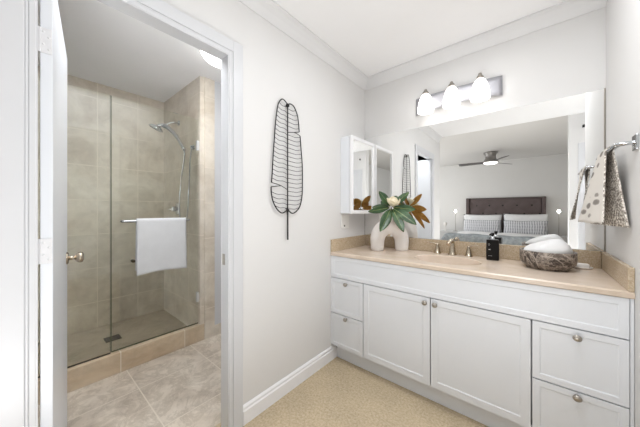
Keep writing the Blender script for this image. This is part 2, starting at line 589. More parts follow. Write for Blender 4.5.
# crown moulding
cp = [(0, 0), (.075, 0), (.075, -.012), (.058, -.022), (.036, -.044), (.016, -.068), (.006, -.078), (0, -.078)]
b = bmn(); prism(b, cp, (0, YO, H), (0, 0, H), (1, 0, 0), (0, 0, 1)); struct('trim_3', b, M_crown)
b = bmn(); prism(b, cp, (0, 0, H), (WX, 0, H), (0, -1, 0), (0, 0, 1)); struct('trim_4', b, M_crown)

# door open into the shower room
near = Vector((-.010, -2.083, 0)); D = Vector((-.990, .137, 0)).normalized(); N = Vector((-D.y, D.x, 0)) * -1
if N.y < 0: N = -N
DM = Matrix((D, N, Vector((0, 0, 1)))).transposed().to_4x4(); DM = Matrix.Translation(near) @ DM
dl = .658
b = bmn(); t = bmn()
box(b, 0, dl, -.030, 0, .012, 2.012, .002, M=DM)
door = struct('door_1', b, M_door)
for z0 in (1.73, 1.02, .26):
    b = bmn(); box(b, -.003, .001, -.031, -.002, z0, z0 + .085, .001, M=DM)
    box(b, -.006, .001, -.036, -.028, z0, z0 + .085, .002, M=DM)
    for (q, w) in ((-.009, .014), (-.022, .03), (-.009, .055), (-.022, .072)):
        lathe(b, [(0, .004), (.003, .0035), (.004, .002)], DM @ Vector((-.001, q, z0 + w)), axis=-D, seg=10)
    struct('door_hinge', b, M_hinge, parent=door)
b = bmn(); kz = .952; kc = DM @ Vector((dl - .062, 0, kz))
lathe(b, [(0, -.001), (.031, -.001), (.031, .004), (.027, .008), (.012, .010), (.010, .022), (.011, .030), (.020, .036), (.027, .046), (.028, .054), (.025, .062), (.014, .067), (0, .068)], kc, axis=N, seg=28)
struct('door_knob', b, M_warmnickel, parent=door, label='satin nickel door knob')
# white door shape standing for a patch of sunlight, seen in the mirror
b = bmn(); box(b, 1.745, 2.45, YO - .01, YO + .008, 0, 2.0, .003); d2 = struct('sun_patch_door', b, M_trim)
b = bmn(); box(b, 1.685, 1.745, YO, YO + .018, 0, 2.06, .002); box(b, 2.45, 2.51, YO, YO + .018, 0, 2.06, .002); box(b, 1.745, 2.45, YO, YO + .018, 2.0, 2.06, .002)
struct('trim_5', b, M_trim)

# ------------------------------------------------------------------ vanity
YF = -.541     # door faces
van = thing('vanity_cabinet', 'long white vanity cabinet with panelled doors and four drawers under the beige counter', 'cabinet', (.78, -.28, 0))
b = bmn()
box(b, .0005, .021, -.520, -.02, .118, .837); box(b, 1.543, 1.561, -.520, -.02, .118, .837); box(b, .021, 1.543, -.03, -.02, .118, .837); box(b, .021, 1.543, -.520, -.03, .118, .136)
box(b, .021, 1.543, -.504, -.490, .800, .837); box(b, .021, 1.543, -.504, -.490, .136, .150); box(b, .021, 1.543, -.504, -.490, .640, .690)
for x in (.289, .758, 1.232): box(b, x, x + .018, -.504, -.03, .136, .65)
box(b, .021, .289, -.5, -.49, .15, .64); box(b, 1.25, 1.543, -.5, -.49, .15, .64)
obj('carcass', b, M_cab, van)
b = bmn(); box(b, .017, 1.561, -.479, -.47, 0, .119)
obj('toe_kick', b, M_cab, van)
b = bmn(); box(b, 1.5525, 1.5625, -.541, -.520, .118, .837)
obj('filler_strip', b, M_cab, van)


def panel(x0, x1, z0, z1, fr, name, rec=.0035):
    b = bmn(); t = bmn(); bmesh.ops.create_cube(t, size=1)
    y0, y1 = YF, -.5205
    for v in t.verts: v.co = Vector((x0 + (v.co.x + .5) * (x1 - x0), y0 + (v.co.y + .5) * (y1 - y0), z0 + (v.co.z + .5) * (z1 - z0)))
    t.faces.ensure_lookup_table()
    f = [f for f in t.faces if f.normal.y < -.9][0]
    bmesh.ops.inset_region(t, faces=[f], thickness=fr, depth=0)
    bmesh.ops.inset_region(t, faces=[f], thickness=.006, depth=-rec)
    merge(b, t)
    return obj(name, b, M_cab, van)


def knob(x, z, parent):
    b = bmn(); lathe(b, [(0, -.001), (.008, -.001), (.008, .002), (.005, .005), (.005, .012), (.011, .016), (.0145, .020), (.0135, .025), (.007, .028), (0, .0285)], (x, YF, z), axis=(0, -1, 0), seg=20, sx=1.12)
    obj('knob', b, M_nickel, parent)


GAP = .0032
panel(.0015, 1.550, .668, .836, .04, 'false_front', .003)
for (x0, x1, kx) in ((.0015, .298 - GAP, .151), (1.241 + GAP, 1.550, 1.3975)):
    for (z0, z1, kz) in ((.387, .6625, .632), (.127, .381, .365)):
        p = panel(x0, x1, z0, z1, .038, 'drawer'); knob(kx, kz, p)
for (x0, x1, kx) in ((.298 + GAP, .767 - GAP, .737), (.767 + GAP, 1.241 - GAP, .797)):
    p = panel(x0, x1, .127, .6625, .055, 'door'); knob(kx, .633, p)

# countertop with integral oval basin
CT, CBt = .867, .838
cx_, cy_, rx_, ry_ = .795, -.295, .207, .165
CX0, CX1, CY0, CY1 = .0005, 1.5635, -.549, -.002


def counter_mesh():
    b = bmn(); n = 64
    ell = lambda s, z: [b.verts.new((cx_ + rx_ * s * math.cos(2 * math.pi * k / n), cy_ + ry_ * s * math.sin(2 * math.pi * k / n), z)) for k in range(n)]

    def outer(z, ins):
        out = []
        for k in range(n):
            a = 2 * math.pi * k / n; c, s = math.cos(a), math.sin(a); t = 1e9
            if c > 1e-9: t = min(t, (CX1 - cx_) / (rx_ * c))
            if c < -1e-9: t = min(t, (CX0 - cx_) / (rx_ * c))
            if s > 1e-9: t = min(t, (CY1 - cy_) / (ry_ * s))
            if s < -1e-9: t = min(t, (CY0 + ins - cy_) / (ry_ * s))
            out.append(Vector((cx_ + rx_ * c * t, cy_ + ry_ * s * t, z)))
        for (X, Y) in ((CX0, CY0 + ins), (CX1, CY0 + ins), (CX0, CY1), (CX1, CY1)):
            k = min(range(n), key=lambda i: (out[i].x - X) ** 2 + (out[i].y - Y) ** 2)
            out[k] = Vector((X, Y, z))
        return [b.verts.new(p) for p in out]

    def bridge(a, c, smooth=False):
        for k in range(n):
            f = b.faces.new((a[k], a[(k + 1) % n], c[(k + 1) % n], c[k])); f.smooth = smooth
    o0 = outer(CBt, .006); o1 = outer(CBt + .004, .001); o2 = outer(CT - .006, .001); o3 = outer(CT, .007)
    bridge(o0, o1); bridge(o1, o2); bridge(o2, o3)
    e0 = ell(1.0, CT); e1 = ell(.97, CT - .006)
    bridge(o3, e0); bridge(e0, e1, True)
    u0 = ell(1.0, CBt); bridge(e1, u0); bridge(u0, o0)
    bmesh.ops.recalc_face_normals(b, faces=b.faces)
    return b


ct = obj('countertop', counter_mesh(), M_counter, loc=(.78, -.28, CBt))
tag(ct, 'beige stone vanity countertop with an oval basin and low splashes', 'countertop')
b = bmn()
pr = [(1.0 * .975, -.005), (.95, -.02), (.90, -.045), (.80, -.08), (.62, -.115), (.40, -.132), (.12, -.138), (0, -.138)]
lathe(b, [(r, z) for r, z in pr], (cx_, cy_, CT), seg=48, sx=rx_, sy=ry_)
basin = obj('basin', b, M_counter, ct)
b = bmn(); lathe(b, [(0, -.137), (.022, -.137), (.026, -.135), (.022, -.132), (0, -.131)], (cx_, cy_, CT), seg=24)
obj('drain', b, M_nickel, basin)
b = bmn(); box(b, .0195, 1.5445, -.021, -.002, CT, .966, .003); obj('backsplash', b, M_splash, ct)
b = bmn(); box(b, .0005, .019, -.547, -.002, CT, .966, .003); obj('side_splash', b, M_splash, ct)
b = bmn(); box(b, 1.545, 1.5635, -.547, -.002, CT, .966, .003); obj('side_splash', b, M_splash, ct)

# wall mirror
b = bmn(); box(b, .004, 1.556, -.006, 0.0, .968, 1.893, 0)
mir = obj('wall_mirror', b, M_mirror, loc=(.78, 0, .968))
tag(mir, 'large frameless mirror filling the wall above the vanity', 'mirror')
b = bmn(); box(b, 1.556, 1.5635, -.009, 0, .968, 1.897, .001); obj('edge_channel', b, M_nickel, mir)
b = bmn(); box(b, .0005, .004, -.008, 0, .968, 1.893); obj('edge_channel', b, M_nickel, mir)

# ------------------------------------------------------------------ faucet
fa = thing('faucet', 'brushed nickel widespread faucet with two lever handles behind the oval basin', 'faucet', (.783, -.062, CT))
b = bmn(); fx, fy = .783, -.062
lathe(b, [(.029, 0), (.029, .004), (.025, .008), (.019, .05), (.0145, .09), (.013, .108), (.010, .118), (0, .122)], (fx, fy, CT), seg=24)
tube(b, bez([(fx, fy + .004, CT + .085), (fx - .002, fy - .025, CT + .108), (fx - .004, fy - .06, CT + .106), (fx - .006, fy - .095, CT + .085)], 6), [.012] * 6 + [.012] * 6 + [.0125] * 6 + [.013], 14, flat=1.15)
obj('spout', b, M_warmnickel, fa)
for sx, hx in ((-1, .676), (1, .889)):
    b = bmn()
    lathe(b, [(.027, 0), (.027, .004), (.023, .008), (.015, .045), (.010, .066), (.009, .074), (0, .077)], (hx, -.055, CT), seg=24)
    hd = obj('handle', b, M_warmnickel, fa)
    b = bmn(); tube(b, bez([(hx, -.055, CT + .070), (hx + sx * .03, -.058, CT + .076), (hx + sx * .066, -.062, CT + .080)], 5), [.0065] * 5 + [.005] * 5 + [.004], 10)
    obj('lever', b, M_warmnickel, hd)

# ------------------------------------------------------------------ medicine cabinet
mc = thing('medicine_cabinet', 'white wall cabinet with a mirrored door mounted beside the large mirror', 'cabinet', (0, -.21, 1.17))
b = bmn(); box(b, .0, .086, -.405, -.008, 1.175, 1.818, .002)
box(b, .084, .0905, -.39, -.02, 1.19, 1.80)
obj('body', b, M_cab, mc)
b = bmn()
y0, y1, z0, z1, w = -.407, -.010, 1.172, 1.821, .030
box(b, .0905, .1115, y0, y0 + w, z0, z1, .002); box(b, .0905, .1115, y1 - w, y1, z0, z1, .002)
box(b, .0905, .1115, y0 + w, y1 - w, z0, z0 + w, .002); box(b, .0905, .1115, y0 + w, y1 - w, z1 - w, z1, .002)
md = obj('door', b, M_base, mc)
b = bmn(); box(b, .092, .102, y0 + w - .001, y1 - w + .001, z0 + w - .001, z1 - w + .001)
obj('mirror_pane', b, M_mirror, md)

# wall plate under the cabinet
b = bmn(); box(b, 0, .006, -.395, -.285, 1.045, 1.16, .002)
sp = obj('switch_plate', b, M_plate, loc=(0, -.34, 1.1)); tag(sp, 'white switch plate on the wall under the medicine cabinet', 'switch')
b = bmn(); box(b, .005, .014, -.366, -.356, 1.06, 1.076, .002); obj('toggle', b, M_pewter, sp, label='small dark toggle')

# ------------------------------------------------------------------ vanity light
vl = thing('vanity_light', 'three-lamp nickel vanity light with frosted bell shades above the mirror', 'wall light', (.785, 0, 2.06))
b = bmn(); t = bmn()
n = 24; top = []; bot = []
for i in range(n + 1):
    u = i / n; x = .497 + u * (1.085 - .497); e = .004 * math.cos(2 * math.pi * (u - .5)) * 0
    hh = .068 - .010 * (1 - (2 * u - 1) ** 2)
    y = -.012 - .045 * (1 - (2 * u - 1) ** 2) ** .8
    top.append((x, y, 2.062 + hh)); bot.append((x, y, 2.062 - hh))
sheet(b, lambda u, v: Vector(bot[round(u * n)]).lerp(Vector(top[round(u * n)]), v), n, 4, .004, (0, 0))
box(b, .70, .87, -.05, -.001, 2.02, 2.10, .004)
for f in b.faces: f.material_index = 0
obj('back_plate', b, M_satin, vl)
for x in (.603, .787, .967):
    b = bmn(); tube(b, bez([(x, -.045, 2.085), (x, -.075, 2.125), (x, -.100, 2.135), (x, -.108, 2.12)], 5), .008, 10)
    arm = obj('arm', b, M_nickel, vl)
    b = bmn(); lathe(b, [(0, .162), (.010, .162), (.012, .152), (.012, .148), (.020, .143), (.024, .128), (.025, .124), (0, .124)], (x, -.108, 1.984), seg=24)
    obj('socket_cap', b, M_nickel, arm)
    b = bmn()
    pf = [(.024, .124), (.034, .112), (.044, .09), (.052, .06), (.058, .025), (.060, 0), (.0575, -.012), (.052, -.012), (.052, .02), (.046, .058), (.036, .092), (.022, .12)]
    lathe(b, pf, (x, -.108, 1.980), seg=32)
    obj('shade', b, M_shade_glow, vl)

# ------------------------------------------------------------------ wire leaf
wl_ = thing('wire_leaf_decoration', 'tall dark wire banana leaf hanging on the white wall', 'wall decoration', (.02, -1.03, 1.2))
X = .018; yc = -1.026
# half-width outline (z, left y, right y)
L_ = [(1.905, -1.040), (1.915, -1.065), (1.895, -1.093), (1.85, -1.112), (1.75, -1.128), (1.62, -1.140), (1.50, -1.150), (1.42, -1.155), (1.372, -1.160)]
L2 = [(1.345, -1.163), (1.30, -1.160), (1.25, -1.145), (1.205, -1.112), (1.183, -1.075), (1.196, -1.040), (1.205, yc)]
R_ = [(1.895, yc), (1.905, -.998), (1.895, -.968), (1.85, -.938), (1.79, -.925), (1.738, -.919)]
R2 = [(1.713, -.911), (1.62, -.901), (1.52, -.890), (1.40, -.888), (1.30, -.892), (1.23, -.912), (1.195, -.945), (1.180, -.982), (1.195, -1.012), (1.205, yc)]
W3 = lambda pts: bez([(X, y, z) for z, y in pts], 5)
b = bmn()
tube(b, W3([(1.895, yc)] + L_[1:]), .0040, 6); tube(b, W3(L2), .0040, 6); tube(b, W3(R_), .0040, 6); tube(b, W3(R2), .0040, 6)
tube(b, bez([(X, -1.160, 1.372), (X, -1.09, 1.360), (X, yc, 1.335)], 5), .0026, 6)
tube(b, bez([(X, -1.163, 1.345), (X, -1.12, 1.352), (X, -1.08, 1.358)], 5), .0026, 6)
tube(b, bez([(X, -.919, 1.738), (X, -.97, 1.724), (X, yc, 1.712)], 5), .0026, 6)
tube(b, bez([(X, -.911, 1.713), (X, -.94, 1.722), (X, -.97, 1.724)], 5), .0026, 6)
obj('outline_wire', b, M_darkmetal, wl_)
b = bmn(); tube(b, [(X, yc, 1.90), (X, yc, 1.20)], .004, 8)
lathe(b, [(0, -.012), (.010, -.008), (.012, 0), (.010, .008), (0, .012)], (X, yc, 1.887), seg=12)
lathe(b, [(0, -.012), (.010, -.008), (.012, 0), (.010, .008), (0, .012)], (X, yc, 1.20), seg=12)
box(b, 0, X, yc - .003, yc + .003, 1.884, 1.890); box(b, 0, X, yc - .003, yc + .003, 1.21, 1.216)
obj('midrib', b, M_darkmetal, wl_)
b = bmn(); tube(b, [(X, yc, 1.20), (X, yc + .001, 1.008)], .0052, 8)
obj('stem', b, M_darkmetal, wl_)


def interp(tab, z):
    tab = sorted(tab)
    for (z0, y0), (z1, y1) in zip(tab[:-1], tab[1:]):
        if z0 <= z <= z1: return y0 + (y1 - y0) * (z - z0) / (z1 - z0 + 1e-9)
    return None


LT = [(1.89, -1.095), (1.85, -1.112), (1.75, -1.128), (1.62, -1.140), (1.50, -1.150), (1.42, -1.155), (1.345, -1.163), (1.30, -1.160), (1.25, -1.145), (1.205, -1.112)]
RT = [(1.885, -.96), (1.85, -.938), (1.77, -.921), (1.66, -.905), (1.52, -.890), (1.40, -.888), (1.30, -.892), (1.23, -.912), (1.20, -.94)]
for tabl, zs in ((LT, [1.885 - .0285 * i for i in range(24)]), (RT, [1.875 - .0285 * i for i in range(24)])):
    for z in zs:
        y = interp(tabl, z)
        if y is None or (tabl is LT and 1.335 < z < 1.38) or (tabl is RT and 1.705 < z < 1.745): continue
        dz = .012 if tabl is LT else .010
        b = bmn(); tube(b, bez([(X, y, z), (X, y + (yc - y) * .35, z - dz * 1.1), (X, y + (yc - y) * .7, z - dz), (X, yc, z - (.008 if tabl is RT else .022))], 4),   .0018, 5)
        obj('vein', b, M_darkmetal, wl_)

# ------------------------------------------------------------------ towel bar and hand towel on the right wall
tb = thing('towel_bar', 'chrome towel bar bracketed to the right wall near the mirror', 'towel bar', (WX, -.4, 1.47))
bx, bz = 1.514, 1.472
b = bmn(); box(b, WX - .008, WX, -.60, -.54, bz - .03, bz + .03, .003); obj('wall_plate', b, M_chrome, tb)
b = bmn(); box(b, WX - .008, WX, -.20, -.14, bz - .03, bz + .03, .003); obj('wall_plate', b, M_chrome, tb)
b = bmn()
path = bez([(WX - .004, -.57, bz), (bx + .02, -.57, bz), (bx + .004, -.562, bz), (bx, -.54, bz), (bx, -.40, bz), (bx, -.20, bz), (bx + .004, -.178, bz), (bx + .02, -.17, bz), (WX - .004, -.17, bz)], 6)
tube(b, path, .0085, 12, flat=1.5); obj('bar', b, M_chrome, tb)

TY0, TY1 = -.50, -.20


def towel_sec(v):
    """section over the bar: v 0 = front hem, 1 = back hem -> (x offset, z)"""
    zb = 1.138
    if v < .46:
        t = v / .46; return (-1, zb + (bz - .006 - zb) * t, t)
    if v > .54:
        t = (1 - v) / .46; return (1, zb - .01 + (bz - .006 - zb + .01) * t, t)
    a = (v - .46) / .08; return (-math.cos(math.pi * a), bz - .006 + .024 * math.sin(math.pi * a), 1)


def towel_fn(u, v):
    s, z, t = towel_sec(v)
    y = TY0 + (TY1 - TY0) * u
    flare = (1 - t)
    if s < 0:   # room side layer
        x = bx + s * (.012 + .023 * flare + .042 * flare * u) + .004 * math.sin(u * 9 + 1) * flare
        yy = y * 1.0 + (.022 * t * (1 - u)) - .02 * flare * (1 - u) * 0
        yy = y + .08 * t * (1 - u) - .03 * t * u
    else:       # wall side layer, closing towards the far end
        x = bx + s * (.012 + .026 * flare * (1 - u) ** 1.0 - .040 * flare * u ** 1.2) + .003 * math.sin(u * 11) * flare
        yy = y + .08 * t * (1 - u) - .03 * t * u - .015 * flare * (1 - u)
    return (x, yy, z)


b = bmn(); sheet(b, towel_fn, 16, 50, .006, (1, 0))
tw = obj('hand_towel', b, [M_print, M_stip], loc=(bx, -.35, 1.1))
tag(tw, 'grey leaf-print hand towel draped over the chrome bar on the right wall', 'towel')

# ------------------------------------------------------------------ things on the counter
# arch vase
vc = Vector((.331, -.171, CT)); va = R(37); vu = Vector((math.cos(va), math.sin(va), 0))
path = []; rad = []
for i in range(6): path.append(vc - vu * .100 + Vector((0, 0,   .012 + .065 * i / 5))); rad.append(.052 + .005 * i / 5)
for i in range(1, 20):
    a = math.pi - math.pi * i / 20
    path.append(vc + vu * (.100 * math.cos(a)) + Vector((0, 0, .077 + .123 * math.sin(a)))); rad.append(.057 + .009 * math.sin(a))
for i in range(6): path.append(vc + vu * .100 + Vector((0, 0, .077 - .065 * i / 5))); rad.append(.057 - .005 * i / 5)
b = bmn()
path = [path[0] - Vector((0, 0, .012))] + path + [path[-1] - Vector((0, 0, .012))]; rad = [.045] + rad + [.045]
tube(b, path, rad, 24)
vase = obj('arch_vase', b, M_whitecer, loc=vc); tag(vase, 'chunky white ceramic arch vase holding magnolia on the counter', 'vase')
b = bmn(); lathe(b, [(.030, .252), (.028, .266), (.020, .272), (.016, .268), (.016, .255)], vc, seg=24)
obj('neck', b, M_whitecer, vase)

# magnolia sprig
FW = Vector((-.645, .764, 0)); RT_ = Vector((.764, .645, 0)); UP = Vector((0, 0, 1))
pc = Vector((.355, -.185, 1.226))
sg = thing('magnolia_sprig', 'magnolia sprig with one cream bloom and glossy leaves in the arch vase', 'flower', (vc.x, vc.y, CT + .27))
b = bmn(); tube(b, bez([vc + Vector((0, 0, .262)), vc + Vector((.012, 0, .30)), pc], 6), .005, 8)
obj('stem', b, M_stem, sg)


def leaf(du, dv, fwd, ln, wd, droop=.0, roll=0.0, start=.02):
    """leaf from the centre; du/dv image-plane direction, fwd towards the viewer (+)"""
    d = (RT_ * du + UP * dv - FW * fwd).normalized()
    A = (-FW + UP * .25).normalized()
    side = d.cross(A).normalized(); nrm = side.cross(d).normalized()
    if roll: side, nrm = side * math.cos(roll) + nrm * math.sin(roll), nrm * math.cos(roll) - side * math.sin(roll)
    p0 = pc + d * start

    def fn(u, v):
        w = wd * max(0.02, math.sin(math.pi * min(1, u * .96 + .02))) ** .8 * (1 if u < .98 else .6)
        s = (v - .5)
        return p0 + d * (ln * u) + nrm * (-droop * u * u * ln + .18 * abs(s) * w * 1.2) + side * (s * w)
    b = bmn()
    sheet(b, fn, 14, 6, .0012, (1, 0))
    f0 = [f for f in b.faces]
    b.normal_update()
    # make the glossy green side the one facing along nrm
    avg = sum((f.normal for f in f0 if f.material_index == 1), Vector())
    if avg.dot(nrm) > 0:
        for f in f0: f.material_index = 1 - f.material_index
    lf = obj('leaf', b, [M_leaf, M_under], sg)
    b = bmn(); tube(b, [fn(i / 8 * .96, .5) + nrm * .0008 for i in range(9)], [.0018 - .0012 * i / 8 for i in range(9)], 5)
    obj('leaf_vein', b, M_vein, lf)


def leafpx(u, v, fwd, wd, **k):
    wd *= 1.05
    du, dv = (u - 393) , (208 - v)
    ln = math.hypot(du, dv) / 121.0
    n = math.hypot(du, dv)
    leaf(du / n, dv / n, fwd, ln * math.sqrt(1 + fwd * fwd), wd, **k)


leafpx(382, 194, .0, .060)
leafpx(406, 195, .4, .052)
leafpx(371, 212, .25, .055, roll=.35)
leafpx(377, 208, -.3, .050, roll=-.3)
leafpx(380, 228, .6, .078, droop=.1)
leafpx(399, 228, .8, .070, droop=.1)
leafpx(410, 222, .7, .074, droop=.1)
leafpx(411, 210, .5, .060, roll=-.2)
leafpx(400, 198, -.6, .07); leafpx(387, 202, -1.2, .07); leafpx(402, 206, -1.4, .07)
b = bmn()
fc = pc + RT_ * .004 + UP * .035 - FW * .035
A = (-FW * .5 + UP * .8).normalized()
bl = obj('bloom', lathe(b, [(0, -.03), (.022, -.02), (.033, 0), (.028, .024), (.011, .038), (0, .040)], fc, axis=A, seg=16), M_cream, sg)
for ring, (cnt, ln, op) in enumerate(((4, .064, .38), (5, .066, .70))):
    for i in range(cnt):
        a = 2 * math.pi * i / cnt + ring * .5
        t1 = A.cross(Vector((1, 0, 0))).normalized(); t2 = A.cross(t1)
        o_ = t1 * math.cos(a) + t2 * math.sin(a); sd = A.cross(o_)

        def fn(u, v, o_=o_, sd=sd, ln=ln, op=op):
            w = .070 * math.sin(math.pi * (.12 + .80 * u)) ** .8; s = v - .5
            out = .010 + ln * op * math.sin(u * 1.5)
            return fc + A * (-.02 + ln * (1 - op * .35) * u) + o_ * (out - .35 * abs(s) * w) + sd * (s * w)
        b = bmn(); sheet(b, fn, 8, 6, .0016, (0, 0)); obj('petal', b, M_cream, bl)

# soap dispenser
so = thing('soap_dispenser', 'black rectangular soap bottle with a pump standing against the backsplash', 'soap bottle', (1.038, -.105, CT))
b = bmn(); SR = Matrix.Translation((1.038, -.105, CT)) @ Matrix.Rotation(R(8), 4, 'Z')
box(b, -.036, .036, -.027, .027, 0, .138, .008, 3, M=SR); obj('bottle', b, M_black, so)
b = bmn(); lathe(b, [(.012, .137), (.012, .15), (.007, .153), (.006, .166), (0, .166)], SR.translation, seg=16); obj('collar', b, M_chrome, so, label='clear silvery pump collar')
b = bmn(); lathe(b, [(.006, .162), (.010, .164), (.011, .178), (.008, .182), (0, .182)], SR.translation, seg=16)
tube(b, [SR @ Vector((0, -.004, .174)), SR @ Vector((-.012, -.022, .175)), SR @ Vector((-.016, -.034, .170))], .0045, 8); obj('pump', b, M_black, so)
for (z, x0, x1, t) in ((.108, -.026, -.014, .0014), (.100, -.026, -.016, .0010), (.070, -.023, -.013, .0045), (.030, -.026, -.002, .0010)):
    b = bmn(); box(b, x0, x1, -.0274, -.0268, z, z + t, M=SR); obj('printed_line', b, M_plate, so, label='small white print')

# marble bowl
bc = Vector((1.308, -.195, CT))
b = bmn()
lathe(b, [(0, 0), (.088, 0), (.094, .004), (.100, .014), (.112, .024), (.121, .034), (.124, .05), (.125, .098), (.122, .103), (.117, .103), (.114, .098), (.113, .045), (.10, .03), (0, .026)], bc, seg=56)
bo = obj('marble_bowl', b, M_bowl, loc=bc); tag(bo, 'round brown veined marble bowl holding white cloths on the counter', 'bowl')
b = bmn()
c0 = bc + Vector((0, 0, .10))


def cloth(u, v):
    th = 2 * math.pi * u; ph = math.pi * v
    x = .106 * math.sin(ph) * math.cos(th); y = .100 * math.sin(ph) * math.sin(th); z = math.cos(ph)
    k = .5 + .5 * x / .106
    top = .030 + .062 * (k ** .8) if k < .72 else .0777 - .10 * (k - .72)
    pz = z * top if z > 0 else z * .052
    pz += .005 * math.sin(4 * th + 3 * ph) * math.sin(ph)
    px = x * (1 + .05 * math.sin(3 * th)); py = y * (1 + .05 * math.sin(2 * th + 1))
    if z > 0: px += .014 * z
    return c0 + Vector((px, py, pz))


nu, nv = 40, 18; ring = []
for j in range(nv + 1):
    ring.append([b.verts.new(cloth(i / nu, j / nv)) for i in range(nu)] if 0 < j < nv else [b.verts.new(cloth(0, j / nv))])
for j in range(nv):
    a, c = ring[j], ring[j + 1]
    for i in range(nu):
        q = ([a[0]] if len(a) == 1 else [a[i], a[(i + 1) % nu]]); w = ([c[0]] if len(c) == 1 else [c[(i + 1) % nu], c[i]])
        f = b.faces.new(q + w); f.smooth = True
bmesh.ops.recalc_face_normals(b, faces=b.faces)
rc = obj('rolled_cloth', b, M_bed_white, loc=c0); tag(rc, 'plump white rolled cloth heaped in the marble bowl', 'cloth')

sd_ = Vector((1.462, -.082, CT))
b = bmn(); lathe(b, [(0, 0), (.030, 0), (.040, .006), (.043, .012), (.040, .013), (.034, .008), (0, .006)], sd_, seg=32, sx=1.0, sy=.7)
sdish = obj('soap_dish', b, M_whitecer, loc=sd_); tag(sdish, 'small white soap dish behind the marble bowl', 'soap dish')
b = bmn(); box(b, sd_.x - .028, sd_.x + .028, sd_.y - .018, sd_.y + .018, CT + .008, CT + .030, .007, 3)
bs = obj('bar_soap', b, M_whitecer, loc=sd_ + Vector((0, 0, .008))); tag(bs, 'white bar of soap lying in the small white dish', 'soap')

# ------------------------------------------------------------------ shower
XG = -1.13
b = bmn(); box(b, XG - .005, XG + .005, -2.44, -1.729, .149, 2.045)
gp = obj('glass_panel', b, M_glass, loc=(XG, -2.1, .149)); tag(gp, 'fixed clear shower glass panel left of the glass door', 'shower panel')
b = bmn(); box(b, XG - .0055, XG + .0055, -1.7295, -1.7275, .149, 2.045); obj('edge', b, M_glass_edge, gp)
b = bmn(); box(b, XG - .008, XG + .008, -2.44, -1.729, .1485, .153); obj('bottom_channel', b, M_drain, gp)
gd = thing('shower_door', 'frameless glass shower door with a towel bar, hinged on the right', 'shower door', (XG, -1.4, .155))
b = bmn(); box(b, XG - .005, XG + .005, -1.722, -1.055, .158, 2.045); obj('glass', b, M_glass, gd)
b = bmn(); box(b, XG - .0055, XG + .0055, -1.724, -1.721, .158, 2.045); box(b, XG - .0055, XG + .0055, -1.055, -1.053, .158, 2.045); box(b, XG - .0055, XG + .0055, -1.722, -1.055, .1545, .159)
obj('edge_seal', b, M_glass_edge, gd)
for z in (1.80, .40):
    b = bmn(); box(b, XG - .014, XG + .014, -1.108, -1.060, z - .045, z + .045, .003); box(b, XG - .006, XG + .010, -1.062, -1.0505, z - .035, z + .035, .002)
    box(b, XG + .013, XG + .017, -1.10, -1.07, z - .032, z + .032, .001)
    obj('hinge', b, M_hingemetal, gd)
bzz = 1.118; xb = XG + .052
b = bmn(); tube(b, bez([(XG + .006, -1.665, bzz), (xb - .016, -1.668, bzz), (xb - .002, -1.660, bzz), (xb, -1.64, bzz), (xb, -1.42, bzz), (xb, -1.215, bzz), (xb - .002, -1.198, bzz), (xb - .016, -1.190, bzz), (XG + .006, -1.193, bzz)], 6), .0095, 12)
obj('towel_rail', b, M_chrome, gd)
b = bmn(); lathe(b, [(0, 0), (.012, 0), (.012, .006), (.006, .010), (.006, .018), (.012, .022), (.012, .030), (0, .032)], (XG + .005, -1.595, .81), axis=(1, 0, 0), seg=16)
obj('pull_knob', b, M_drain, gd, label='small dark pull knob')


def bath_towel(u, v):
    y = -1.585 + .365 * u
    if v < .47:
        t = v / .47; x = xb + .013 + .006 * (1 - t) + .004 * math.sin(u * 8 + 2) * (1 - t); z = .70 + .012 * math.sin(u * 3.2) * (1 - t) + (bzz + .004 - .70) * t
    elif v > .53:
        t = (1 - v) / .47; x = xb - .013 - .002 * math.sin(u * 7) * (1 - t); z = .735 + (bzz + .004 - .735) * t
    else:
        a = (v - .47) / .06; x = xb + .013 * math.cos(math.pi * a); z = bzz + .004 + .013 * math.sin(math.pi * a)
    return (x, y + .006 * (1 - min(1, abs(v - .5) * 3)) * 0 + .008 * (1 - 2 * u) * (0.5 - abs(.5 - v)), z)


b = bmn(); sheet(b, bath_towel, 20, 60, .006, (0, 0))
bt = obj('bath_towel', b, M_terry, loc=(xb, -1.4, .7)); tag(bt, 'white bath towel folded over the rail of the glass shower door', 'towel')

YR = -1.09
sh = thing('hand_shower', 'chrome shower head on a wall arm with a hanging hose', 'shower head', (-1.571, YR, 2.1))
b = bmn(); lathe(b, [(0, 0), (.028, 0), (.030, .004), (.024, .010), (.012, .014), (0, .014)], (-1.571, YR, 2.105), axis=(0, -1, 0), seg=24)
obj('flange', b, M_chrome, sh)
b = bmn(); tube(b, bez([(-1.571, YR, 2.105), (-1.572, YR - .05, 2.10), (-1.58, YR - .10, 2.075), (-1.585, YR - .125, 2.045)], 5), .0105, 12)
obj('arm', b, M_chrome, sh)
b = bmn(); hdn = Vector((-.28, -.35, -.9)).normalized(); hc = Vector((-1.60, YR - .20, 2.015))
lathe(b, [(0, -.028), (.030, -.024), (.052, -.012), (.064, 0), (.066, .008), (.062, .012), (0, .013)], hc, axis=hdn, seg=32)
hd = obj('head', b, M_chrome, sh)
b = bmn(); lathe(b, [(0, .0125), (.054, .0125), (.052, .016), (0, .016)], hc, axis=hdn, seg=32); obj('spray_face', b, M_pewter, hd)
b = bmn(); tube(b, bez([hc - hdn * .018, Vector((-1.585, YR - .14, 2.05)), Vector((-1.53, YR - .10, 2.01)), Vector((-1.40, YR - .075, 1.90)), Vector((-1.275, YR - .065, 1.77))], 6), [.020] * 6 + [.023] * 6 + [.021] * 6 + [.017] * 6 + [.014], 14)
obj('handle', b, M_chrome, sh)
b = bmn()
